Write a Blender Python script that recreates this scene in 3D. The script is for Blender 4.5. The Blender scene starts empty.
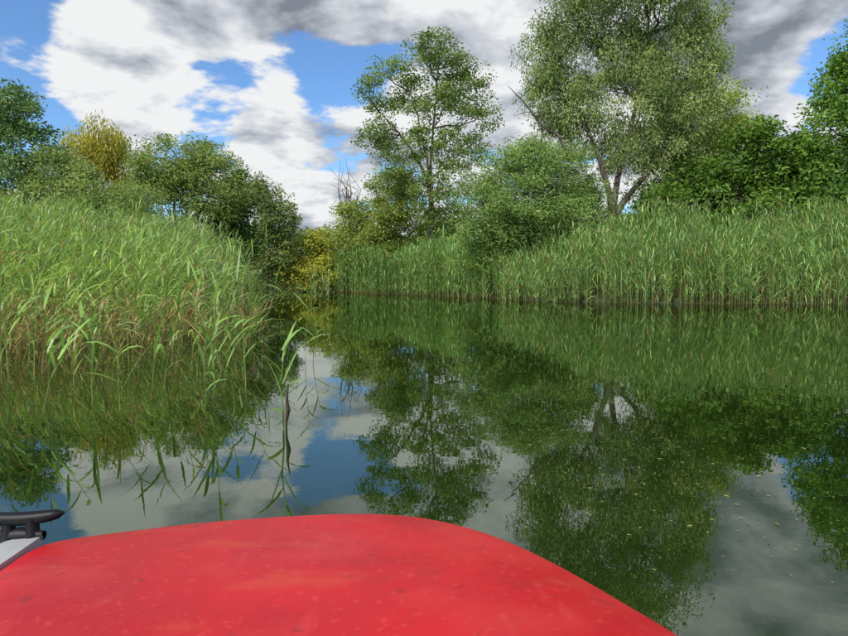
import bpy, math, numpy as np
from mathutils import Vector
rng=np.random.default_rng(7)
F=628.0; CAMZ=1.0; PITCH=math.atan(43/628)
def ray(px,py):
    x=(px-424)/F; u=(318-py)/F
    c,s=math.cos(PITCH),math.sin(PITCH)
    return np.array([x, c+u*s, -s+u*c])
def W(px,py,d):
    r=ray(px,py); r=r/r[1]*d
    return np.array([r[0],r[1],r[2]+CAMZ])
def G(px,py,z=0.0):
    r=ray(px,py); k=(z-CAMZ)/r[2]
    return np.array([r[0]*k,r[1]*k,z])
scene=bpy.context.scene
# ---------------- mesh builder
class MB:
    def __init__(s): s.v=[];s.q=[];s.c=[];s.m=[];s.n=0
    def add(s,v,q,c,m=0):
        v=np.asarray(v,float);q=np.asarray(q,np.int64)
        s.v.append(v);s.q.append(q+s.n);s.m.append(np.full(len(q),m,np.int32))
        c=np.asarray(c,float)
        if c.ndim==1:c=np.tile(c,(len(v),1))
        s.c.append(c);s.n+=len(v)
    def build(s,name,mats,smooth=False):
        v=np.concatenate(s.v);q=np.concatenate(s.q);c=np.concatenate(s.c);m=np.concatenate(s.m)
        me=bpy.data.meshes.new(name)
        me.vertices.add(len(v));me.vertices.foreach_set('co',v.astype(np.float32).ravel())
        me.loops.add(len(q)*4);me.loops.foreach_set('vertex_index',q.astype(np.int32).ravel())
        me.polygons.add(len(q));me.polygons.foreach_set('loop_start',np.arange(0,len(q)*4,4,dtype=np.int32))
        for mt in mats: me.materials.append(mt)
        me.polygons.foreach_set('material_index',m)
        me.update(calc_edges=True)
        a=me.color_attributes.new('Col','FLOAT_COLOR','POINT')
        a.data.foreach_set('color',np.concatenate([c,np.ones((len(c),1))],1).astype(np.float32).ravel())
        me.polygons.foreach_set('use_smooth',np.full(len(q),smooth))
        o=bpy.data.objects.new(name,me);scene.collection.objects.link(o);return o
def nrm(a): return a/np.maximum(np.linalg.norm(a,axis=-1,keepdims=True),1e-9)
def tube(mb,path,rad,col,sides=5,mat=0):
    path=np.asarray(path,float);n=len(path)
    t=nrm(np.gradient(path,axis=0))
    ref=np.where(np.abs(t[:,2:3])>0.9,np.array([[1.,0,0]]),np.array([[0,0,1.]]))
    ref=np.tile(np.array([[0.31,0.95,0.05]]),(n,1)) if abs(t[:,2]).mean()>0.6 else ref
    a=nrm(np.cross(t,ref));b=np.cross(t,a)
    an=np.arange(sides)*2*np.pi/sides
    v=path[:,None,:]+np.asarray(rad)[:,None,None]*(a[:,None,:]*np.cos(an)[None,:,None]+b[:,None,:]*np.sin(an)[None,:,None])
    v=v.reshape(-1,3);q=[]
    for i in range(n-1):
        for j in range(sides):
            k=(j+1)%sides;q.append((i*sides+j,i*sides+k,(i+1)*sides+k,(i+1)*sides+j))
    mb.add(v,q,col,mat)
# ---------------- materials
def newmat(name):
    m=bpy.data.materials.new(name);m.use_nodes=True;m.node_tree.nodes.clear();return m,m.node_tree.nodes,m.node_tree.links
def foliage_mat(name,trans=0.35,gain=1.0,gloss=0.0,tint=(1,1,1)):
    m,N,L=newmat(name)
    o=N.new('ShaderNodeOutputMaterial');at=N.new('ShaderNodeAttribute');at.attribute_name='Col'
    mul=N.new('ShaderNodeVectorMath');mul.operation='MULTIPLY';L.new(at.outputs['Color'],mul.inputs[0]);mul.inputs[1].default_value=tuple(gain*x for x in tint)
    p=N.new('ShaderNodeBsdfDiffuse');L.new(mul.outputs[0],p.inputs['Color'])
    tr=N.new('ShaderNodeBsdfTranslucent')
    tm=N.new('ShaderNodeVectorMath');tm.operation='MULTIPLY';tm.inputs[1].default_value=(1.25,1.3,.6);L.new(mul.outputs[0],tm.inputs[0]);L.new(tm.outputs[0],tr.inputs['Color'])
    mx=N.new('ShaderNodeMixShader');mx.inputs[0].default_value=trans
    L.new(p.outputs[0],mx.inputs[1]);L.new(tr.outputs[0],mx.inputs[2]);out=mx.outputs[0]
    if gloss:
        g=N.new('ShaderNodeBsdfGlossy');g.inputs['Roughness'].default_value=.45;g.inputs['Color'].default_value=(.9,.95,1,1)
        m2=N.new('ShaderNodeMixShader');m2.inputs[0].default_value=gloss;L.new(out,m2.inputs[1]);L.new(g.outputs[0],m2.inputs[2]);out=m2.outputs[0]
    L.new(out,o.inputs[0]);return m
LEAF=foliage_mat('leaf',0.36,2.15,.012,(1.08,1.0,.78));REED=foliage_mat('reed_blade',0.35,1.95,.025,(1,1,.95))
def bark_mat():
    m,N,L=newmat('bark');o=N.new('ShaderNodeOutputMaterial');p=N.new('ShaderNodeBsdfPrincipled');p.inputs['Roughness'].default_value=.9
    no=N.new('ShaderNodeTexNoise');no.inputs['Scale'].default_value=9;no.inputs['Detail'].default_value=6
    g=N.new('ShaderNodeNewGeometry');mp=N.new('ShaderNodeMapping');mp.inputs['Scale'].default_value=(1,1,.2);L.new(g.outputs['Position'],mp.inputs[0]);L.new(mp.outputs[0],no.inputs['Vector'])
    r=N.new('ShaderNodeValToRGB');r.color_ramp.elements[0].position=.35;r.color_ramp.elements[0].color=(.03,.022,.015,1);r.color_ramp.elements[1].position=.7;r.color_ramp.elements[1].color=(.14,.11,.08,1)
    b=N.new('ShaderNodeBump');b.inputs['Distance'].default_value=.03;L.new(no.outputs['Fac'],b.inputs['Height']);L.new(b.outputs[0],p.inputs['Normal'])
    L.new(no.outputs['Fac'],r.inputs[0]);L.new(r.outputs[0],p.inputs['Base Color']);L.new(p.outputs[0],o.inputs[0]);return m
BARK=bark_mat()
# ---------------- pond polygon / terrain
pond=np.array([(21.6,21),(14.5,22),(8,22.2),(4.6,24),(1.8,29),(-1.3,33.5),(-4.6,37),(-6.0,42),(-7.5,45),(-12,46.5),(-22,47),(-19,43),(-13,37),(-10,30.5),(-7.8,22),(-6.6,17),(-6.5,14),(-10,12.5),(-16,12),(-25,8),(-25,-25),(35,-25),(42,5),(32,19)],float)
def sdist(x,y,poly):
    x=np.asarray(x,float);y=np.asarray(y,float)
    d=np.full(x.shape,1e9);ins=np.zeros(x.shape,bool);n=len(poly)
    for i in range(n):
        ax,ay=poly[i];bx,by=poly[(i+1)%n]
        ex,ey=bx-ax,by-ay;t=np.clip(((x-ax)*ex+(y-ay)*ey)/(ex*ex+ey*ey),0,1)
        d=np.minimum(d,np.hypot(x-ax-t*ex,y-ay-t*ey))
        c=((ay>y)!=(by>y));xi=ax+(y-ay)/(ey if abs(ey)>1e-9 else 1e-9)*ex
        ins^=(c&(x<xi))
    return np.where(ins,-d,d)
def ground(x,y):
    d=sdist(x,y,pond)
    h=np.where(d<0,np.maximum(d*.2,-.9),.35*(1-np.exp(-d/1.2))+0.7*(1-np.exp(-np.maximum(d,0)/9)))
    h=h+np.where(d>1,.12*np.sin(x*.7+1)*np.cos(y*.5),0)*np.clip(d-1,0,1)
    return h
def axis(lo,hi,st):
    mid=np.arange(lo,hi+1e-6,st);g=st*1.35**np.arange(1,26);g=np.cumsum(g)
    return np.concatenate([(lo-g)[::-1],mid,hi+g])
xs=axis(-40,50,.6);ys=axis(-30,75,.6)
X,Y=np.meshgrid(xs,ys);Z=ground(X.ravel(),Y.ravel())
v=np.stack([X.ravel(),Y.ravel(),Z],1);nx=len(xs)
i,j=np.meshgrid(np.arange(len(xs)-1),np.arange(len(ys)-1));i=i.ravel();j=j.ravel()
q=np.stack([j*nx+i,j*nx+i+1,(j+1)*nx+i+1,(j+1)*nx+i],1)
m,N,L=newmat('soil_and_grass');o=N.new('ShaderNodeOutputMaterial');p=N.new('ShaderNodeBsdfPrincipled');p.inputs['Roughness'].default_value=.95
no=N.new('ShaderNodeTexNoise');no.inputs['Scale'].default_value=3;no.inputs['Detail'].default_value=8;g=N.new('ShaderNodeNewGeometry');L.new(g.outputs['Position'],no.inputs['Vector'])
r=N.new('ShaderNodeValToRGB');r.color_ramp.elements[0].position=.35;r.color_ramp.elements[0].color=(.035,.028,.015,1);r.color_ramp.elements[1].position=.6;r.color_ramp.elements[1].color=(.04,.07,.015,1)
L.new(no.outputs['Fac'],r.inputs[0]);L.new(r.outputs[0],p.inputs['Base Color']);L.new(p.outputs[0],o.inputs[0])
gb=MB();gb.add(v,q,(0,0,0));gb.build('ground',[m],True)
# ---------------- water
m,N,L=newmat('pond_water');o=N.new('ShaderNodeOutputMaterial')
g=N.new('ShaderNodeNewGeometry')
n1=N.new('ShaderNodeTexNoise');n1.inputs['Scale'].default_value=1.1;n1.inputs['Detail'].default_value=2
n2=N.new('ShaderNodeTexNoise');n2.inputs['Scale'].default_value=7;n2.inputs['Detail'].default_value=2
L.new(g.outputs['Position'],n1.inputs['Vector']);L.new(g.outputs['Position'],n2.inputs['Vector'])
b1=N.new('ShaderNodeBump');b1.inputs['Strength'].default_value=.15;b1.inputs['Distance'].default_value=.012
b2=N.new('ShaderNodeBump');b2.inputs['Strength'].default_value=.17;b2.inputs['Distance'].default_value=.0018
L.new(n1.outputs['Fac'],b1.inputs['Height']);L.new(n2.outputs['Fac'],b2.inputs['Height']);L.new(b1.outputs[0],b2.inputs['Normal'])
n3=N.new('ShaderNodeTexNoise');n3.inputs['Scale'].default_value=.45;n3.inputs['Detail'].default_value=5;L.new(g.outputs['Position'],n3.inputs['Vector'])
r=N.new('ShaderNodeValToRGB');r.color_ramp.elements[0].position=.35;r.color_ramp.elements[0].color=(.007,.017,.002,1);r.color_ramp.elements[1].position=.7;r.color_ramp.elements[1].color=(.014,.029,.004,1);L.new(n3.outputs['Fac'],r.inputs[0])
df=N.new('ShaderNodeBsdfDiffuse');L.new(r.outputs[0],df.inputs['Color'])
gl=N.new('ShaderNodeBsdfGlossy');gl.inputs['Roughness'].default_value=.003;gl.inputs['Color'].default_value=(.90,.95,.87,1);L.new(b2.outputs[0],gl.inputs['Normal'])
fr=N.new('ShaderNodeFresnel');fr.inputs['IOR'].default_value=1.75;L.new(b2.outputs[0],fr.inputs['Normal'])
ma=N.new('ShaderNodeMath');ma.operation='MULTIPLY_ADD';ma.inputs[1].default_value=.9;ma.inputs[2].default_value=.06;ma.use_clamp=True;L.new(fr.outputs[0],ma.inputs[0])
mx=N.new('ShaderNodeMixShader');L.new(ma.outputs[0],mx.inputs[0]);L.new(df.outputs[0],mx.inputs[1]);L.new(gl.outputs[0],mx.inputs[2]);L.new(mx.outputs[0],o.inputs[0])
wb=MB();wb.add([(-120,-120,0),(120,-120,0),(120,120,0),(-120,120,0)],[(0,1,2,3)],(0,0,0));wb.build('pond_water',[m])
# ---------------- reeds
def blades(mb,start,az,L_,Wd,e0,e1,col,seg,rg):
    n=len(start);ds=L_/seg
    hd=np.stack([np.cos(az),np.sin(az),np.zeros(n)],1)
    side=np.stack([-np.sin(az),np.cos(az),rg.normal(0,.35,n)],1);side=nrm(side)
    p=start.copy();P=[p.copy()]
    for k in range(seg):
        s=(k+.5)/seg;e=e0+(e1-e0)*s**1.4
        p=p+(hd*np.cos(e)[:,None]+np.array([0,0,1.])*np.sin(e)[:,None])*ds[:,None];P.append(p.copy())
    prof={2:[.6,1,.05],3:[.55,1,.75,.04],4:[.5,1,.95,.6,.03]}[seg]
    V=np.zeros((n,seg+1,2,3))
    for k in range(seg+1):
        w=side*(Wd*prof[k]*.5)[:,None];V[:,k,0]=P[k]-w;V[:,k,1]=P[k]+w
    base=np.arange(n)[:,None]*(seg+1)*2;Q=[]
    for k in range(seg):
        Q.append(base+np.array([[2*k,2*k+1,2*k+3,2*k+2]]))
    C=np.repeat(col,(seg+1)*2,axis=0)
    mb.add(V.reshape(-1,3),np.concatenate(Q),C,0)
def reeds(mb,pts,H,nl,seg,Ll,Lw,rg,green,wind=(1,.2),t0=.2,dead=.08,plume=.03,stemr=.006,bend=.12,stiff=0.,wb=.45,flat=0.,tanh=.5,yl=.4):
    n=len(pts);wd=math.atan2(wind[1],wind[0])
    ba=wd+rg.normal(0,1.0,n);bd=np.stack([np.cos(ba),np.sin(ba),np.zeros(n)],1)*(np.abs(rg.normal(0,bend,n))*H)[:,None]
    def at(t): return pts+np.array([0,0,1.])*(H*t)[:,None]+bd*(t**2)[:,None]
    tl=[0,.15,.5,1];K=4;tri=np.array([[1,0,0],[-.5,.87,0],[-.5,-.87,0]])
    V=np.zeros((n,K,3,3));C=np.zeros((n,K,3,3));tan=np.array([.2,.14,.06]);gs=np.array(green)*np.array([1.05,.95,.75])
    br=rg.uniform(.5,1.2,n)
    for k in range(K):
        t=tl[k];V[:,k]=at(np.full(n,float(t)))[:,None]+tri[None]*stemr*(1-.6*t)
        f=np.clip((t-.03)/tanh,0,1);C[:,k]=((tan*(1-f)+gs*f)[None]*br[:,None])[:,None]
    base=np.arange(n)[:,None]*K*3;Q=[]
    for k in range(K-1):
        for a in range(3):
            b=(a+1)%3;Q.append(base+np.array([[k*3+a,k*3+b,k*3+3+b,k*3+3+a]]))
    mb.add(V.reshape(-1,3),np.concatenate(Q),C.reshape(-1,3),0)
    a0=rg.uniform(0,2*np.pi,n)
    patch=.5+.5*np.sin(pts[:,0]*1.9+np.sin(pts[:,1]*1.3)*2)*np.cos(pts[:,1]*1.1+pts[:,0]*.6)
    pt=rg.uniform(.7,1.15,n)*(.82+.36*patch)
    for j in range(nl):
        t=np.clip(t0+(1-t0)*(j+rg.uniform(0,1,n))/nl,0,1)
        az=a0+math.pi*j+rg.normal(0,.5,n)
        az=az+np.sin(wd-az)*wb
        Lx=Ll*rg.uniform(.55,1.3,n)*(.75+.35*np.sin(np.pi*t));wx=Lw*rg.uniform(.65,1.3,n)
        e0=rg.uniform(.85+stiff*.2-flat,1.4-flat*.3,n);e1=e0-rg.uniform(.2,2.0-stiff,n)
        c=np.array(green)[None]*(pt*rg.uniform(.7,1.3,n))[:,None]
        yel=rg.uniform(0,1,n)[:,None]**2*yl
        c=c*(1-yel)+c*np.array([1.7,1.2,.7])*yel
        dm=(rg.uniform(0,1,n)<dead*(1.8-1.6*t)*1.5)
        c[dm]=np.array([.24,.16,.07])*rg.uniform(.5,1.1,(dm.sum(),1))
        blades(mb,at(t),az,Lx,wx,e0,e1,c,seg,rg)
    pm=rg.uniform(0,1,n)<plume
    if pm.sum():
        top=at(np.ones(n))[pm];k=pm.sum()
        for j in range(9):
            az=wd+rg.normal(0,1.0,k)
            blades(mb,top-np.array([0,0,.02*j]),az,rg.uniform(.1,.24,k),np.full(k,.018),rg.uniform(.5,1.4,k),rg.uniform(-.9,.6,k),np.tile(np.array([.22,.15,.1]),(k,1)),2,rg)
def sample(poly,dens,rg):
    poly=np.array(poly,float);lo=poly.min(0);hi=poly.max(0);n=int((hi-lo).prod()*dens)
    p=rg.uniform(lo,hi,(n,2));return p[sdist(p[:,0],p[:,1],poly)<0]
def zat(p):
    z=ground(p[:,0],p[:,1]);return np.concatenate([p,z[:,None]],1)
# left bed
GL=(.135,.22,.068)
mb=MB()
polyL=[(-13,6.6),(-7,7.0),(-4.6,7.5),(-3.2,8.0),(-2.5,9.0),(-2.8,10.3),(-3.35,12.3),(-4.65,17),(-6.1,22),(-6.9,25),(-12,26),(-18,24),(-19,12)]
p=sample(polyL,34,rng);d=sdist(p[:,0],p[:,1],np.array(polyL))
clump=np.sin(p[:,0]*2.6+np.sin(p[:,1]*2.1)*1.5)*np.cos(p[:,1]*1.7+p[:,0]*.9)
keep=rng.uniform(0,1,len(p))<np.where(p[:,1]<14,.56+.5*clump,.9);p=p[keep];d=d[keep];clump=clump[keep]
P3=zat(p);yy=np.clip(p[:,1]-9,0,14)
TOP=1.02+yy*.115+rng.normal(0,.30,len(p))+.28*clump+np.clip((-p[:,0]-6)/9,0,1)*np.clip(yy/8,0,1)*.7-.12*np.clip(9-p[:,1],0,3)
s_=np.clip(-.277*p[:,1]-p[:,0],0,9)
TOP-= .42*np.clip(1+d/1.6,0,1)+.45*np.exp(-s_/1.0)
H=np.clip(TOP-P3[:,2],.3,3.2)
edge=rng.uniform(0,1,len(p))<np.clip(-d/2.4,.10,1);P3=P3[edge];H=H[edge]
near=P3[:,1]<13.5
reeds(mb,P3[near],H[near],8,4,.50,.023,rng,GL,wind=(1,.1),t0=.28,dead=.12,plume=.0,stiff=.3,wb=.8,flat=.35,yl=.7,bend=.25)
reeds(mb,P3[~near],H[~near],8,3,.48,.03,rng,(.13,.205,.08),wind=(1,.1),t0=.25,dead=.05,plume=.02,stiff=.3,wb=.7,yl=.6,bend=.18)
p=sample([(-8.5,8.2),(-3.0,8.6),(-2.9,12),(-9,12)],4.2,rng);reeds(mb,zat(p),rng.uniform(1.4,2.5,len(p)),9,4,.58,.028,rng,GL,wind=(1,.1),t0=.35,stiff=.3,wb=.8,flat=.3,bend=.25)
p=sample([(-5.2,5.0),(-2.1,5.4),(-2.0,8.0),(-2.5,9.0),(-7.5,8)],6.0,rng);z=zat(p);z[:,2]=-.3
reeds(mb,z,rng.uniform(.4,1.15,len(p))+.3,6,4,.38,.02,rng,(.12,.18,.05),wind=(1,.1),t0=.5,dead=.3,wb=.7,flat=.2,bend=.35)
p=sample([(-9,5.8),(-3.2,6.2),(-2.4,8.4),(-2.4,10),(-9,10)],26,rng);z=zat(p);z[:,2]=-.3
reeds(mb,z,rng.uniform(.3,.9,len(p))+.2,2,3,.25,.012,rng,(.13,.085,.045),t0=.6,dead=1,stemr=.005,bend=.4)
mb.build('reed_bed',[REED])
def stalks(name,specs):
    mb=MB()
    for (px,py,h,nl,l) in specs:
        b=G(px,py);reeds(mb,np.array([b+[0,0,-.25]]),np.array([h+.25]),nl,4,l,.026,rng,(.11,.19,.05),t0=.45,dead=.0,plume=0,stemr=.005,bend=.15,wb=.3,flat=.35)
    mb.build(name,[REED])
# broken reed with a few long leaves
mb=MB();b=G(283,430)
tube(mb,[b+[0,0,-.2],b+[.004,0,.1],b+[-.01,0,.3],b+[.02,0,.55]],[.007,.007,.005,.002],(.10,.15,.04),6)
tube(mb,[b+[.02,0,-.1],b+[.022,0,.05],b+[.035,0,.13],b+[.027,0,.2],b+[.04,0,.3]],[.006,.009,.017,.01,.003],(.035,.024,.012),6)
sp_=[(.2,.05,.30,.55,.1),(.22,3.0,.32,1.25,1.0),(.26,.2,.24,.35,.0),(.3,-.1,.36,1.15,.75),(.38,2.8,.26,.9,.2),(.45,.1,.30,1.2,.9),(.12,3.3,.18,.5,-.3),(.52,-.2,.22,1.0,.3)]
st_=np.array([b+[0,0,a[0]] for a in sp_]);A=np.array(sp_)
nA=len(A);hd=np.stack([np.cos(A[:,1]),np.sin(A[:,1])],1)
blades(mb,st_,A[:,1]+.9,A[:,2],np.full(nA,.026),A[:,3],A[:,4],np.array([.13,.21,.055])*rng.uniform(.85,1.3,(nA,1)),4,rng)
mb.build('broken_reed',[REED])
stalks('reed_stalk',[(213,398,.82,8,.42),(205,406,.55,6,.34),(222,392,.65,6,.34),(246,388,.6,6,.36)])
stalks('reed_stalk',[(150,400,.74,7,.38),(162,390,.66,6,.36),(305,368,.7,7,.34),(312,362,.55,5,.3)])
stalks('reed_stalk',[(92,404,.66,6,.36),(38,414,.72,7,.36),(50,400,.85,7,.38),(240,372,.95,8,.42),(120,410,.5,6,.32)])
# right bed
GR=(.122,.21,.078)
polyR=[(1.6,27.6),(3.0,25.2),(4.4,23),(6,22.3),(8,21.3),(10,21.5),(12,20.9),(14.5,20.9),(17,20.7),(22,19.8),(31,17.8),(34,21),(24,25.5),(15,26.5),(9,26.4),(5.5,28),(3,31)]
mb=MB();p=sample(polyR,34,rng);d=-sdist(p[:,0],p[:,1],np.array(polyR))
H=2.15+np.clip(d,0,2.5)*.26+rng.normal(0,.23,len(p))+.2*np.sin(p[:,0]*.9)+.18*np.sin(p[:,0]*2.3+1+p[:,1])
H*=np.clip(.66+(p[:,0]-2)*.055,.62,1.1)
edge=rng.uniform(0,1,len(p))<np.clip(d/.6,.35,1);H[d<.4]*=rng.uniform(.5,1,(d<.4).sum())
reeds(mb,zat(p)[edge],H[edge],10,3,.46,.03,rng,GR,wind=(-1,0),t0=.06,dead=.05,plume=.08,stemr=.008,stiff=.3,tanh=.14,bend=.2,yl=.8)
mb.build('reed_bed',[REED])
# middle bed and channel end
polyM=[(2.4,26.8),(1.0,28.6),(-1.6,32.6),(-4.8,35.6),(-6,40),(-4,43),(-1,38),(1.8,33),(3,30)]
mb=MB();p=sample(polyM,34,rng);H=2.3+rng.normal(0,.24,len(p))+.25*np.sin(p[:,0]*1.3)
reeds(mb,zat(p),H,9,3,.5,.036,rng,(.105,.19,.062),wind=(-1,0),t0=.06,dead=.05,plume=.02,stemr=.008,stiff=.3,tanh=.12,yl=.6)
mb.build('reed_bed',[REED])
mb=MB();p=sample([(-6.3,42.5),(-7.6,44.6),(-14,46),(-20,46),(-20,48),(-8,48),(-4,45)],22,rng);H=1.3+rng.normal(0,.22,len(p))
reeds(mb,zat(p),H,8,3,.5,.045,rng,(.11,.18,.06),wind=(-1,0),t0=.06,dead=.05,plume=.02,stemr=.01,tanh=.12)
mb.build('reed_bed',[REED])
mb=MB();p=sample([(-3.7,19),(-2.9,19),(-2.9,21),(-3.7,21)],8,rng);z=zat(p);z[:,2]=-.2
reeds(mb,z,rng.uniform(.8,1.8,len(p)),7,3,.4,.024,rng,GL,t0=.3);mb.build('reed_clump',[REED])
# ---------------- trees
def leafquads(mb,c,axis_,L_,Wd,col,rg,mat=1):
    n=len(c);s=nrm(np.cross(axis_,rg.normal(0,1,(n,3))))
    a=axis_*(L_*.5)[:,None];w=s*(Wd*.5)[:,None]
    V=np.stack([c-a,c+w-a*.1,c+a,c-w-a*.1],1)
    Q=np.arange(n)[:,None]*4+np.arange(4)[None]
    mb.add(V.reshape(-1,3),Q,np.repeat(col,4,axis=0),mat)
def tree(name,d,lobes,trunks,dark,light,ncl=14,nlf=90,leaf=(.13,.045),droop=0.0,clr=.42,tr=.14,branches=True,dens=1.0,depth=1.0,twigs=True,stretch=1.0):
    """lobes: px,py,rx,ry[,dd] : size and position on the photo at distance d, turned into world ellipsoids"""
    mb=MB();m=d/F
    dark=np.array(dark);light=np.array(light)
    tp=[]
    for t in trunks:
        pts=[W(a,b_,d) for (a,b_) in t]
        g0=pts[0].copy();g0[2]=ground(np.array([g0[0]]),np.array([g0[1]]))[0]-.1
        pts=[g0]+pts if pts[0][2]>g0[2]+.3 else [g0]+pts[1:]
        pts=np.array(pts);s=np.linspace(0,len(pts)-1,len(pts)*4);
        P=np.stack([np.interp(s,np.arange(len(pts)),pts[:,k]) for k in range(3)],1)
        for _ in range(2): P[1:-1]=(P[:-2]+P[1:-1]*2+P[2:])/4
        P[1:-1]+=rng.normal(0,.03,(len(P)-2,3))
        rad=tr*(1-.85*np.linspace(0,1,len(P))**.8);tube(mb,P,rad,(.1,.08,.06),7,0);tp.append(P)
    allp=np.concatenate(tp) if tp else None
    for lb in lobes:
        px,py,rx,ry=lb[:4];dd=lb[4] if len(lb)>4 else rng.uniform(-.5,.5)*rx*m
        c=W(px,py,d+dd);R=np.array([rx*m,rx*m*depth,ry*m])
        k=max(3,int(ncl*dens*(R[0]*R[2])**.95))
        u=nrm(rng.normal(0,1,(k,3)))*(rng.uniform(0.05,1,(k,1))**(1/2.6))
        cc=c+u*R
        if allp is not None and branches:
            dz=np.linalg.norm(allp-c+np.array([0,0,R[2]*.8]),axis=1);s0=allp[np.argmin(dz)]
            mid=(s0+c)/2+np.array([0,0,-.1*R[2]])+rng.normal(0,.15,3)
            LP=np.array([s0,(s0+mid)/2+rng.normal(0,.08,3),mid,(mid+c)/2+rng.normal(0,.1,3),c]);tube(mb,LP,np.linspace(tr*.4,tr*.13,5),(.1,.08,.06),5,0)
            src=LP
        else: src=np.array([c-np.array([0,0,R[2]*.9]),c-np.array([0,0,R[2]*.5]),c])
        if twigs:
            for q_ in cc[::3]:
                a=src[np.argmin(np.linalg.norm(src-q_,axis=1)+ (src[:,2]>q_[2]+.2)*1.0)]
                md=(a+q_)/2+rng.normal(0,.08,3)+np.array([0,0,.08]);tube(mb,[a,md,q_],[tr*.12,tr*.07,.005],(.1,.08,.06),3,0)
        # some long shoots that break the outline
        ns=max(2,int(k*.25));us=nrm(rng.normal(0,1,(ns,3))+np.array([0,0,.5]))
        shoots=c+us*R*rng.uniform(.95,1.22,(ns,1))
        nn=rng.poisson(nlf*rng.uniform(.45,1.6,k));n2=rng.poisson(nlf*.16,ns)
        idx=np.concatenate([np.repeat(np.arange(k),nn),k+np.repeat(np.arange(ns),n2)]);cc=np.concatenate([cc,shoots]);n=len(idx)
        off=rng.normal(0,1,(n,3));off=off/np.maximum(1,np.linalg.norm(off,axis=1,keepdims=True)/1.9)
        cs=np.concatenate([clr*.88*rng.uniform(.6,1.4,k),clr*rng.uniform(.35,.5,ns)])
        off*=cs[idx][:,None]*np.array([1,1,.58+.7*droop*stretch])
        pos=cc[idx]+off
        if droop: pos[:,2]-=rng.exponential(.25*droop*stretch,n)
        ax=rng.normal(0,1,(n,3))
        ax[:,2]=ax[:,2]*.6-.35
        out=nrm(off);ax=ax+out*.8;ax=ax*(1-droop*.8)+np.array([0,0,-1.6])*droop
        ax=nrm(ax)
        tcl=rng.uniform(0,1,k+ns)[idx];tt=np.clip(tcl*.8+rng.uniform(0,1,n)*.3-.03,0,1)[:,None]
        col=dark*(1-tt)+light*tt
        ls=leaf[0]*rng.uniform(.6,1.3,n);lw=leaf[1]*rng.uniform(.7,1.3,n)
        keep=pos[:,2]>.15
        leafquads(mb,pos[keep],ax[keep],ls[keep],lw[keep],col[keep],rng)
    return mb.build(name,[BARK,LEAF])
GRN=((.03,.06,.015),(.11,.17,.045));OLV=((.045,.075,.02),(.135,.18,.05));DRK=((.016,.04,.01),(.06,.12,.022));YEL=((.12,.13,.02),(.24,.23,.045))
tree('willow_tree',29,[(630,-35,60,38),(585,8,44,36),(655,5,58,44),(550,62,28,34),(612,62,48,40),(672,62,42,40),(575,108,34,32),(640,115,50,36),(690,105,28,34),(550,118,20,18),(618,150,36,26),(668,150,38,26),(708,60,18,26),(545,30,18,20),(700,20,24,24),(536,88,12,16)],
 [[(614,250),(612,205),(600,160),(582,118),(560,60)],[(614,250),(613,200),(628,140),(642,80),(652,0)],[(613,215),(650,170),(690,120)]],(.043,.073,.028),(.155,.205,.09),ncl=14,nlf=185,leaf=(.17,.05),droop=.4,clr=.40,tr=.26)
tree('poplar_tree',34,[(390,78,24,16),(380,100,24,16),(430,55,22,20),(445,72,28,22),(468,88,24,24),(482,118,14,20),(370,140,16,14),(390,135,24,18),(443,110,32,24),(420,150,28,22),(462,150,26,24),(390,175,22,20),(440,185,34,24),(442,42,10,10),(370,88,10,10),(440,215,30,20),(410,95,18,16)],
 [[(434,262),(432,215),(427,160),(415,110),(405,75)],[(433,220),(430,160),(436,100),(440,45)],[(430,180),(405,140),(378,110)]],(.032,.06,.018),(.115,.168,.05),ncl=13,nlf=110,leaf=(.15,.075),clr=.36,tr=.14)
tree('shrub',37,[(385,215,30,34),(352,232,22,26),(410,235,30,30),(400,182,20,24),(440,240,28,30),(375,250,34,24)],[[(395,270),(395,220)]],(.06,.09,.025),(.165,.21,.06),ncl=16,nlf=170,leaf=(.19,.06),clr=.45)
tree('willow_shrub',27.5,[(525,195,54,46),(487,210,30,38),(565,190,34,46),(530,168,38,24),(500,228,38,28),(560,222,38,28),(588,205,18,28),(530,235,60,20)],[[(530,262),(528,220)]],(.045,.083,.03),(.14,.21,.078),ncl=20,nlf=210,leaf=(.15,.045),clr=.40)
tree('sallow_tree',33,[(690,125,40,34),(725,115,28,30),(705,165,40,30),(742,140,20,26),(665,175,30,26)],[[(700,260),(700,190),(700,120)]],(.08,.12,.025),(.20,.25,.065),ncl=14,nlf=150,leaf=(.17,.065),clr=.45)
tree('walnut_tree',28,[(735,165,34,26),(775,165,34,28),(700,180,28,20),(762,138,22,16),(805,178,30,24),(660,195,26,16),(740,195,60,18),(790,145,14,14),(735,218,44,18),(800,212,44,18)],[[(750,250),(752,200),(755,150)]],(.018,.042,.010),(.075,.14,.026),ncl=17,nlf=120,leaf=(.22,.1),clr=.42)
tree('maple_tree',27,[(845,98,26,34),(830,128,30,30),(856,68,24,24),(880,50,36,36),(900,90,50,50),(850,165,36,30),(828,180,20,20),(812,150,16,20),(900,150,50,36),(950,110,40,50),(860,208,40,20)],[[(880,260),(882,200),(880,100)]],(.024,.06,.013),(.09,.165,.036),ncl=17,nlf=125,leaf=(.17,.085),clr=.42)
tree('maple_tree',26,[(1010,140,60,60),(1090,120,60,70),(1050,80,50,40)],[[(1040,260),(1045,120)]],*GRN,ncl=8,nlf=100,leaf=(.22,.11),clr=.5)
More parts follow.
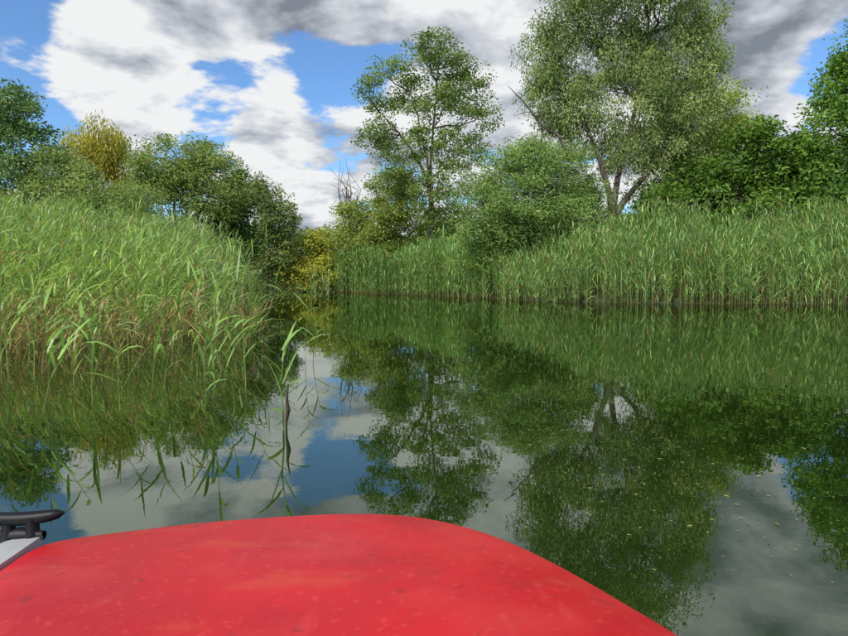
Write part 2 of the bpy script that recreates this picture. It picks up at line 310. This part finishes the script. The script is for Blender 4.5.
tree('undergrowth',31,[(330,268,24,14,9),(370,262,34,20,8),(420,258,36,22,6),(470,245,38,24,2.5)]+[(x,y,38,24,1.5) for x,y in [(520,245),(580,235),(640,220),(690,210),(740,205),(790,205),(840,203),(890,205),(940,205),(1000,205)]]+[(x,230,34,18,.5) for x in range(620,1000,40)],[],*DRK,ncl=11,nlf=110,leaf=(.22,.1),clr=.5,branches=False)
tree('shrub',27,[(474,264,16,11,0)],[],*GRN,ncl=20,nlf=120,leaf=(.12,.05),clr=.3)
mb=MB()
def wb_(l,d=28.5): return np.array([W(a,b_,d) for a,b_ in l])
tube(mb,wb_([(572,160),(558,135),(545,128),(532,112),(520,98),(508,86)],27.0),[.08,.065,.055,.045,.03,.012],(0,0,0),5)
tube(mb,wb_([(532,112),(526,112),(514,116)],27.0),[.03,.018,.007],(0,0,0),4);tube(mb,wb_([(545,128),(540,108),(538,95)],27.0),[.03,.018,.007],(0,0,0),4)
mb.build('dead_branch',[BARK])
mb=MB()
for k in range(11):
    a=349+rng.normal(0,5);pp=wb_([(352,260),(a,215),(a+rng.normal(0,5),190),(a+rng.normal(0,9),168+rng.uniform(-12,14))],38);tube(mb,pp,[.05,.035,.02,.008],(0,0,0),4)
    for s in range(3):
        b0=pp[1]*(1-s/3)+pp[2]*s/3;tube(mb,[b0,b0+[rng.normal(0,.3),0,.3],b0+[rng.normal(0,.5),0,.8]],[.015,.01,.005],(0,0,0),3)
mb.build('bare_shrub',[BARK])
# left side
tree('alder_tree',27,[(5,118,30,28),(-25,135,40,40),(28,152,34,30),(-10,180,50,34),(10,96,13,11),(48,140,12,12),(-80,150,50,50),(-60,200,60,30)],[[(-10,250),(-8,200),(0,120)]],(.035,.068,.03),(.10,.16,.08),ncl=15,nlf=140,leaf=(.17,.08),clr=.42)
tree('weeping_willow_tree',31,[(97,148,24,24),(80,162,20,26),(115,162,20,26),(98,132,12,10),(100,190,34,26)],[[(98,250),(98,200),(98,135)]],*YEL,ncl=14,nlf=180,leaf=(.2,.045),droop=.8,clr=.34,stretch=1.2)
tree('sallow_tree',29,[(150,174,28,24),(180,166,30,26),(208,172,24,26),(165,205,46,30),(142,153,12,10),(198,148,12,10),(222,162,10,10),(228,190,18,26)],[[(175,260),(175,200),(178,165)]],(.05,.08,.028),(.155,.205,.075),ncl=18,nlf=170,leaf=(.16,.055),clr=.40)
tree('shrub',26,[(60,178,34,28),(95,202,40,26),(20,205,40,26),(55,153,16,14),(130,212,36,26),(60,215,60,24)],[[(70,260),(72,190)]],(.055,.09,.035),(.16,.215,.09),ncl=17,nlf=170,leaf=(.15,.055),clr=.40)
tree('hawthorn_tree',31,[(232,208,22,30),(246,226,16,30),(215,225,26,26),(236,178,10,12),(165,182,14,15,-3.0),(235,250,20,20)],[[(235,275),(236,190)]],*DRK,ncl=18,nlf=130,leaf=(.17,.075),clr=.36)
tree('ash_tree',37,[(262,200,15,22),(278,218,18,28),(262,245,20,26),(290,212,9,16),(283,250,18,24),(257,180,6,7),(270,268,18,14)],[[(272,280),(272,210)]],(.045,.07,.03),(.15,.195,.095),ncl=16,nlf=130,leaf=(.18,.08),clr=.38)
tree('spindle_shrub',38,[(300,262,26,22),(322,256,20,22),(290,274,20,12),(328,240,11,12),(312,278,28,10),(285,258,14,14)],[[(305,285),(305,262)]],(.12,.145,.03),(.25,.26,.055),ncl=18,nlf=120,leaf=(.18,.08),clr=.40)
tree('undergrowth',24,[(x,y,36,20,0) for x,y in [(-40,215),(10,218),(60,225),(110,232),(160,240)]]+[(200,245,26,18,3),(228,255,14,20,3)],[],(.06,.10,.035),(.16,.23,.09),ncl=13,nlf=110,leaf=(.22,.035),clr=.42,branches=False)
lob=[]
for x in np.arange(-700,1700,34):
    lob.append((x,256+rng.uniform(-6,5),28,17+rng.uniform(0,9),rng.uniform(-4,4)))
tree('distant_trees',62,lob,[],(.04,.07,.03),(.10,.15,.06),ncl=3.2,nlf=75,leaf=(.5,.28),clr=.9,branches=False,twigs=False)
# ---------------- floating bits
mb=MB();n=700
p=np.stack([rng.uniform(-1.5,8,n),rng.uniform(1.6,14,n)],1)
cl=rng.uniform(0,1,n)<.6;cc=np.array([(1.0,2.9),(1.3,2.5),(.8,4.2),(2.6,5),(1.8,3.6),(1.6,3.0)]);k=rng.integers(0,6,n);p[cl]=cc[k[cl]]+rng.normal(0,.4,(cl.sum(),2))
a=rng.uniform(0,6.28,n);s=rng.uniform(.003,.010,n)*(1+.8*(rng.uniform(0,1,n)<.12));ca=np.stack([np.cos(a),np.sin(a)],1)*s[:,None];sa=np.stack([-np.sin(a),np.cos(a)],1)*(s*.45)[:,None]
V=np.stack([p-ca,p+sa,p+ca,p-sa],1);V=np.concatenate([V,np.full((n,4,1),.004)],2)
cols=np.array([.16,.18,.08])*rng.uniform(.4,1.3,(n,1));mb.add(V.reshape(-1,3),np.arange(n)[:,None]*4+np.arange(4)[None],np.repeat(cols,4,axis=0));mb.build('floating_leaves',[LEAF])
# ---------------- boat
def paint(name,c0,c1,rough=.35,spec=.5,scuff=None):
    m,N,L=newmat(name);o=N.new('ShaderNodeOutputMaterial');p=N.new('ShaderNodeBsdfPrincipled')
    g=N.new('ShaderNodeNewGeometry');no=N.new('ShaderNodeTexNoise');no.inputs['Scale'].default_value=3.5;no.inputs['Detail'].default_value=7;no.inputs['Roughness'].default_value=.6;L.new(g.outputs['Position'],no.inputs['Vector'])
    r=N.new('ShaderNodeValToRGB');r.color_ramp.elements[0].position=.35;r.color_ramp.elements[0].color=(*c0,1);r.color_ramp.elements[1].position=.68;r.color_ramp.elements[1].color=(*c1,1);L.new(no.outputs['Fac'],r.inputs[0])
    col=r.outputs[0]
    if scuff:
        for scl,lo,hi,amt,st,cc_ in((70,.58,.70,.40,(1,1,1),scuff),(4,.50,.72,.30,(1,1.6,1),scuff),(11,.60,.72,.22,(2.2,.6,1),scuff),(26,.64,.70,.45,(1,1.2,1),(.15,.01,.012)),(5,.56,.70,.35,(.7,2,1),(.5,.09,.03)),(8,.55,.75,.35,(1,1,1),(.22,.004,.008))):
            mp=N.new('ShaderNodeMapping');mp.inputs['Scale'].default_value=st;mp.inputs['Location'].default_value=(scl,0,0);mp.inputs['Rotation'].default_value=(0,0,scl*.3);L.new(g.outputs['Position'],mp.inputs[0])
            n2=N.new('ShaderNodeTexNoise');n2.inputs['Scale'].default_value=scl;n2.inputs['Detail'].default_value=5;L.new(mp.outputs[0],n2.inputs['Vector'])
            r2=N.new('ShaderNodeMapRange');r2.inputs['From Min'].default_value=lo;r2.inputs['From Max'].default_value=hi;r2.inputs['To Max'].default_value=amt;L.new(n2.outputs['Fac'],r2.inputs['Value'])
            mx=N.new('ShaderNodeMixRGB');mx.inputs[2].default_value=(*cc_,1);L.new(r2.outputs[0],mx.inputs[0]);L.new(col,mx.inputs[1]);col=mx.outputs[0]
    L.new(col,p.inputs['Base Color'])
    mr=N.new('ShaderNodeMapRange');mr.inputs['To Min'].default_value=rough-.12;mr.inputs['To Max'].default_value=rough+.15;L.new(no.outputs['Fac'],mr.inputs['Value']);L.new(mr.outputs[0],p.inputs['Roughness'])
    p.inputs['Specular IOR Level'].default_value=spec
    L.new(p.outputs[0],o.inputs[0]);return m
RED=paint('red_gelcoat',(.40,.002,.006),(.52,.008,.012),.42,.35,(.58,.06,.05));GRY=paint('grey_gunwale',(.26,.26,.26),(.42,.42,.41),.5);BLK=paint('black_rubber',(.004,.004,.005),(.012,.012,.014),.5,.25);INN=paint('cockpit_grp',(.5,.5,.47),(.6,.6,.57),.5)
boat=bpy.data.objects.new('rowing_boat',None);scene.collection.objects.link(boat)
ZD=.45
pix=[(40,538),(100,530),(200,518),(300,511),(350,509),(395,510),(435,515),(475,525),(515,540),(560,562),(600,585),(645,611),(690,638),(750,678),(820,735)]
fr_=np.array([G(a,b_,ZD)[:2] for a,b_ in pix])
last=fr_[-1];right=np.array([[last[0]+.03,.5],[last[0]+.05,.3]])
left=np.array([[-.80,.3],[-.80,.9],[-.80,1.15],[-.80,1.27]])
D=np.concatenate([left,fr_,right])
def resamp(P,n,it=3):
    s=np.concatenate([[0],np.cumsum(np.linalg.norm(np.diff(P,axis=0),axis=1))]);t=np.linspace(0,s[-1],n)
    Q=np.stack([np.interp(t,s,P[:,k]) for k in range(2)],1)
    for _ in range(it): Q[1:-1]=(Q[:-2]+2*Q[1:-1]+Q[2:])/4
    return Q
D=resamp(D,120,4);M=len(D);S=np.stack([np.linspace(D[0,0],D[-1,0],M),np.full(M,.3)],1)
rows=[]
nv=26
for k in range(nv):
    v_=k/(nv-1);xy=S*(1-v_)+D*v_;z=ZD-.012+.012*(1-v_**4)+.03*(1-v_)*v_*2
    rows.append(np.concatenate([xy,np.full((M,1),z)],1))
tn=np.gradient(D,axis=0);no_=nrm(np.stack([-tn[:,1],tn[:,0]],1))
if (no_[60]@np.array([0,1]))<0: no_=-no_
for a in np.linspace(.2,1,6)*math.pi/2:
    rows.append(np.concatenate([D+no_*.02*math.sin(a),np.full((M,1),ZD-.012-.02*(1-math.cos(a)))],1))
rows.append(np.concatenate([D+no_*.02,np.full((M,1),ZD-.07)],1))
rows.append(np.concatenate([D+no_*.0,np.full((M,1),.22)],1))
rows.append(np.concatenate([D-no_*.1,np.full((M,1),-.15)],1))
V=np.concatenate(rows);Q=[(a*M+b_,a*M+b_+1,(a+1)*M+b_+1,(a+1)*M+b_) for a in range(len(rows)-1) for b_ in range(M-1)]
mb=MB();mb.add(V,Q,(0,0,0));o=mb.build('foredeck',[RED],True);o.parent=boat
xl,xr=D[0,0],D[-1,0]
aft=resamp(np.array([[xl,.3],[xl,-.5],[xl+.03,-1.5],[xl+.1,-2.2],[0,-2.25],[xr-.1,-2.2],[xr-.03,-1.5],[xr,-.5],[xr,.3]]),80,3)
ctr=np.array([(xl+xr)/2,-.9])
def ring(sc,z): 
    dr=nrm(aft-ctr);return np.concatenate([aft+dr*sc,np.full((len(aft),1),z)],1)
R=[ring(-.1,-.15),ring(0,.22),ring(.02,ZD-.07),ring(.02,ZD-.02),ring(.01,ZD),ring(-.06,ZD),ring(-.07,ZD-.02),ring(-.1,.1)]
V=np.concatenate(R);n=len(aft);Q=[(a*n+b_,a*n+b_+1,(a+1)*n+b_+1,(a+1)*n+b_) for a in range(len(R)-1) for b_ in range(n-1)]
mb=MB();mb.add(V,Q,(0,0,0));o=mb.build('hull',[RED],True);o.parent=boat
def box(name,x0,x1,y0,y1,z0,z1,mat,bev=.008):
    mb=MB();v=[(x,y,z) for z in(z0,z1) for y in(y0,y1) for x in(x0,x1)]
    mb.add(v,[(0,2,3,1),(4,5,7,6),(0,1,5,4),(2,6,7,3),(0,4,6,2),(1,3,7,5)],(0,0,0));o=mb.build(name,[mat])
    md=o.modifiers.new('b','BEVEL');md.width=bev;md.segments=3;o.parent=boat;return o
box('cockpit_floor',xl+.05,xr-.05,-2.1,.32,.08,.1,INN);box('thwart',xl+.09,xr-.09,-1.3,-1.0,.3,.33,INN)
box('bulkhead',xl+.02,xr-.02,.3,.32,.1,.43,INN)
rail=[(-.915,-1.9),(-.915,.6),(-.915,1.1),(-.912,1.24),(-.895,1.30),(-.86,1.335)]
rin=[(-.822,-1.9),(-.822,.6),(-.822,1.1),(-.822,1.22),(-.822,1.29),(-.822,1.318)]
rows=[np.array([(x,y,z) for (x,y) in P_]) for P_,z in((rail,-.1),(rail,.40),([(x+.008,y-.004) for x,y in rail],.437),(rin,.44),(rin,.3))]
V=np.concatenate(rows);n=6;Q=[(a*n+b_,a*n+b_+1,(a+1)*n+b_+1,(a+1)*n+b_) for a in range(4) for b_ in range(5)]
mb=MB();mb.add(V,Q,(0,0,0));o=mb.build('side_rail',[GRY]);o.parent=boat
c=G(20,517,.480);mb=MB()
t=np.linspace(-1,1,15);ang=.12
pa=np.stack([c[0]+.09*t*math.cos(ang),c[1]+.09*t*math.sin(ang),c[2]+.010*np.abs(t)**2-.004],1)
tube(mb,pa,.015*(1-.45*np.abs(t)**2.5)*np.where(np.abs(t)>.99,.3,1),(0,0,0),12)
for s in(-.026,.026):
    q0=c+np.array([s,0,0]);tube(mb,[q0+[0,0,-.05],q0+[0,0,-.03],q0+[0,0,0]],[.02,.014,.014],(0,0,0),10)
tube(mb,[c+[-.05,0,-.04],c+[0,0,-.04],c+[.05,0,-.04]],[.01,.018,.01],(0,0,0),8)
o=mb.build('cleat',[BLK],True);o.parent=boat
# ---------------- world
w=bpy.data.worlds.new('World');scene.world=w;w.use_nodes=True;nt=w.node_tree;nt.nodes.clear();N=nt.nodes;L=nt.links
EL=math.radians(43);sx,sy=-.55,-.83
sky=N.new('ShaderNodeTexSky');sky.sky_type='NISHITA';sky.sun_disc=False;sky.sun_elevation=EL;sky.sun_rotation=math.atan2(sx,sy);sky.air_density=1.0;sky.dust_density=.3;sky.ozone_density=4.0
tc=N.new('ShaderNodeTexCoord')
def mth(op,a,b=None,c=None,cl=False):
    n=N.new('ShaderNodeMath');n.operation=op;n.use_clamp=cl
    for k,x in enumerate((a,b,c)):
        if x is None: continue
        if isinstance(x,(int,float)): n.inputs[k].default_value=x
        else: L.new(x,n.inputs[k])
    return n.outputs[0]
sp=N.new('ShaderNodeSeparateXYZ');L.new(tc.outputs['Generated'],sp.inputs[0])
zc=mth('MAXIMUM',sp.outputs[2],0.0);den=mth('ADD',zc,.22)
cb=N.new('ShaderNodeCombineXYZ');L.new(mth('DIVIDE',sp.outputs[0],den),cb.inputs[0]);L.new(mth('DIVIDE',sp.outputs[1],den),cb.inputs[1])
def noise(scale,det,rough,off,dist=0):
    mp=N.new('ShaderNodeMapping');mp.inputs['Location'].default_value=off;L.new(cb.outputs[0],mp.inputs[0])
    n=N.new('ShaderNodeTexNoise');n.inputs['Scale'].default_value=scale;n.inputs['Detail'].default_value=det;n.inputs['Roughness'].default_value=rough;n.inputs['Distortion'].default_value=dist;L.new(mp.outputs[0],n.inputs['Vector']);return n.outputs['Fac']
n1=noise(2.5,7,.57,(3.1,1.7,0),.15);n2=noise(2.3,6,.55,(9.3,4.2,2),.1)
n1b=noise(2.5,5,.57,(3.18,1.62,0),.15)
D_=mth('MULTIPLY_ADD',mth('SUBTRACT',n1,.5),2.6,.47)
blobs=[(280,0,.32,.26),(560,20,.35,.3),(90,42,.18,.25),(790,10,.3,.42),(120,105,.08,.45),(290,190,.13,.42),(200,185,.10,.15),(740,95,.08,.3),
 (15,110,.11,-.45),(230,128,.10,-.35),(320,110,.09,-.4),(350,90,.07,-.3),(170,150,.08,-.3),(845,62,.07,-.8),(20,-5,.05,-.35),(790,105,.07,-.3)]
for px,py,rad,wt in blobs:
    r_=ray(px,py);r_=r_/np.linalg.norm(r_)
    vm=N.new('ShaderNodeVectorMath');vm.operation='DISTANCE';L.new(tc.outputs['Generated'],vm.inputs[0]);vm.inputs[1].default_value=tuple(r_)
    mr=N.new('ShaderNodeMapRange');mr.interpolation_type='SMOOTHSTEP';mr.inputs['From Min'].default_value=rad*1.5;mr.inputs['From Max'].default_value=0;mr.inputs['To Min'].default_value=0;mr.inputs['To Max'].default_value=wt;L.new(vm.outputs['Value'],mr.inputs['Value'])
    D_=mth('ADD',D_,mr.outputs[0])
cov=N.new('ShaderNodeMapRange');cov.interpolation_type='SMOOTHSTEP';cov.inputs['From Min'].default_value=.42;cov.inputs['From Max'].default_value=.64;L.new(D_,cov.inputs['Value'])
shade=mth('ADD',mth('MULTIPLY',D_,.38),mth('MULTIPLY_ADD',n2,2.2,-.98))
shade=mth('ADD',shade,mth('MULTIPLY',mth('SUBTRACT',n1b,n1),2.5))
# the grey base over the right side and overhead, seen from underneath
vm=N.new('ShaderNodeVectorMath');vm.operation='DISTANCE';L.new(tc.outputs['Generated'],vm.inputs[0]);r_=ray(830,-10);vm.inputs[1].default_value=tuple(r_/np.linalg.norm(r_))
mr=N.new('ShaderNodeMapRange');mr.interpolation_type='SMOOTHSTEP';mr.inputs['From Min'].default_value=.45;mr.inputs['From Max'].default_value=0;mr.inputs['To Min'].default_value=0;mr.inputs['To Max'].default_value=.42;L.new(vm.outputs['Value'],mr.inputs['Value'])
shade=mth('ADD',shade,mr.outputs[0])
rp=N.new('ShaderNodeValToRGB');L.new(shade,rp.inputs[0]);e=rp.color_ramp.elements
e[0].position=.36;e[0].color=(.88,.89,.90,1);e[1].position=1.0;e[1].color=(.22,.25,.30,1)
x=e.new(.68);x.color=(.53,.57,.63,1)
STR=.14
sc=N.new('ShaderNodeVectorMath');sc.operation='SCALE';sc.inputs['Scale'].default_value=1/STR;L.new(rp.outputs[0],sc.inputs[0])
st=N.new('ShaderNodeVectorMath');st.operation='MULTIPLY';st.inputs[1].default_value=(.85,1.06,1.25);L.new(sky.outputs[0],st.inputs[0])
mx=N.new('ShaderNodeMixRGB');L.new(cov.outputs[0],mx.inputs[0]);L.new(st.outputs[0],mx.inputs[1]);L.new(sc.outputs[0],mx.inputs[2])
bg=N.new('ShaderNodeBackground');bg.inputs['Strength'].default_value=STR;L.new(mx.outputs[0],bg.inputs[0])
ow=N.new('ShaderNodeOutputWorld');L.new(bg.outputs[0],ow.inputs[0])
try: w.cycles.sampling_method='NONE'
except Exception as ex: print(ex)
sl=bpy.data.lights.new('sun','SUN');sl.energy=5.0;sl.angle=math.radians(.5);sl.color=(1,.95,.86)
so=bpy.data.objects.new('sun',sl);scene.collection.objects.link(so)
sd=Vector((sx*math.cos(EL),sy*math.cos(EL),math.sin(EL)));so.rotation_euler=sd.to_track_quat('Z','Y').to_euler()
# ---------------- camera
cd=bpy.data.cameras.new('camera');cd.sensor_width=36;cd.lens=36*F/848;cd.clip_start=.02;cd.clip_end=5000
co=bpy.data.objects.new('camera',cd);scene.collection.objects.link(co);co.location=(0,0,CAMZ);co.rotation_euler=(math.pi/2-PITCH,0,0);scene.camera=co
scene.view_settings.view_transform='Standard';scene.view_settings.look='None';scene.view_settings.exposure=0
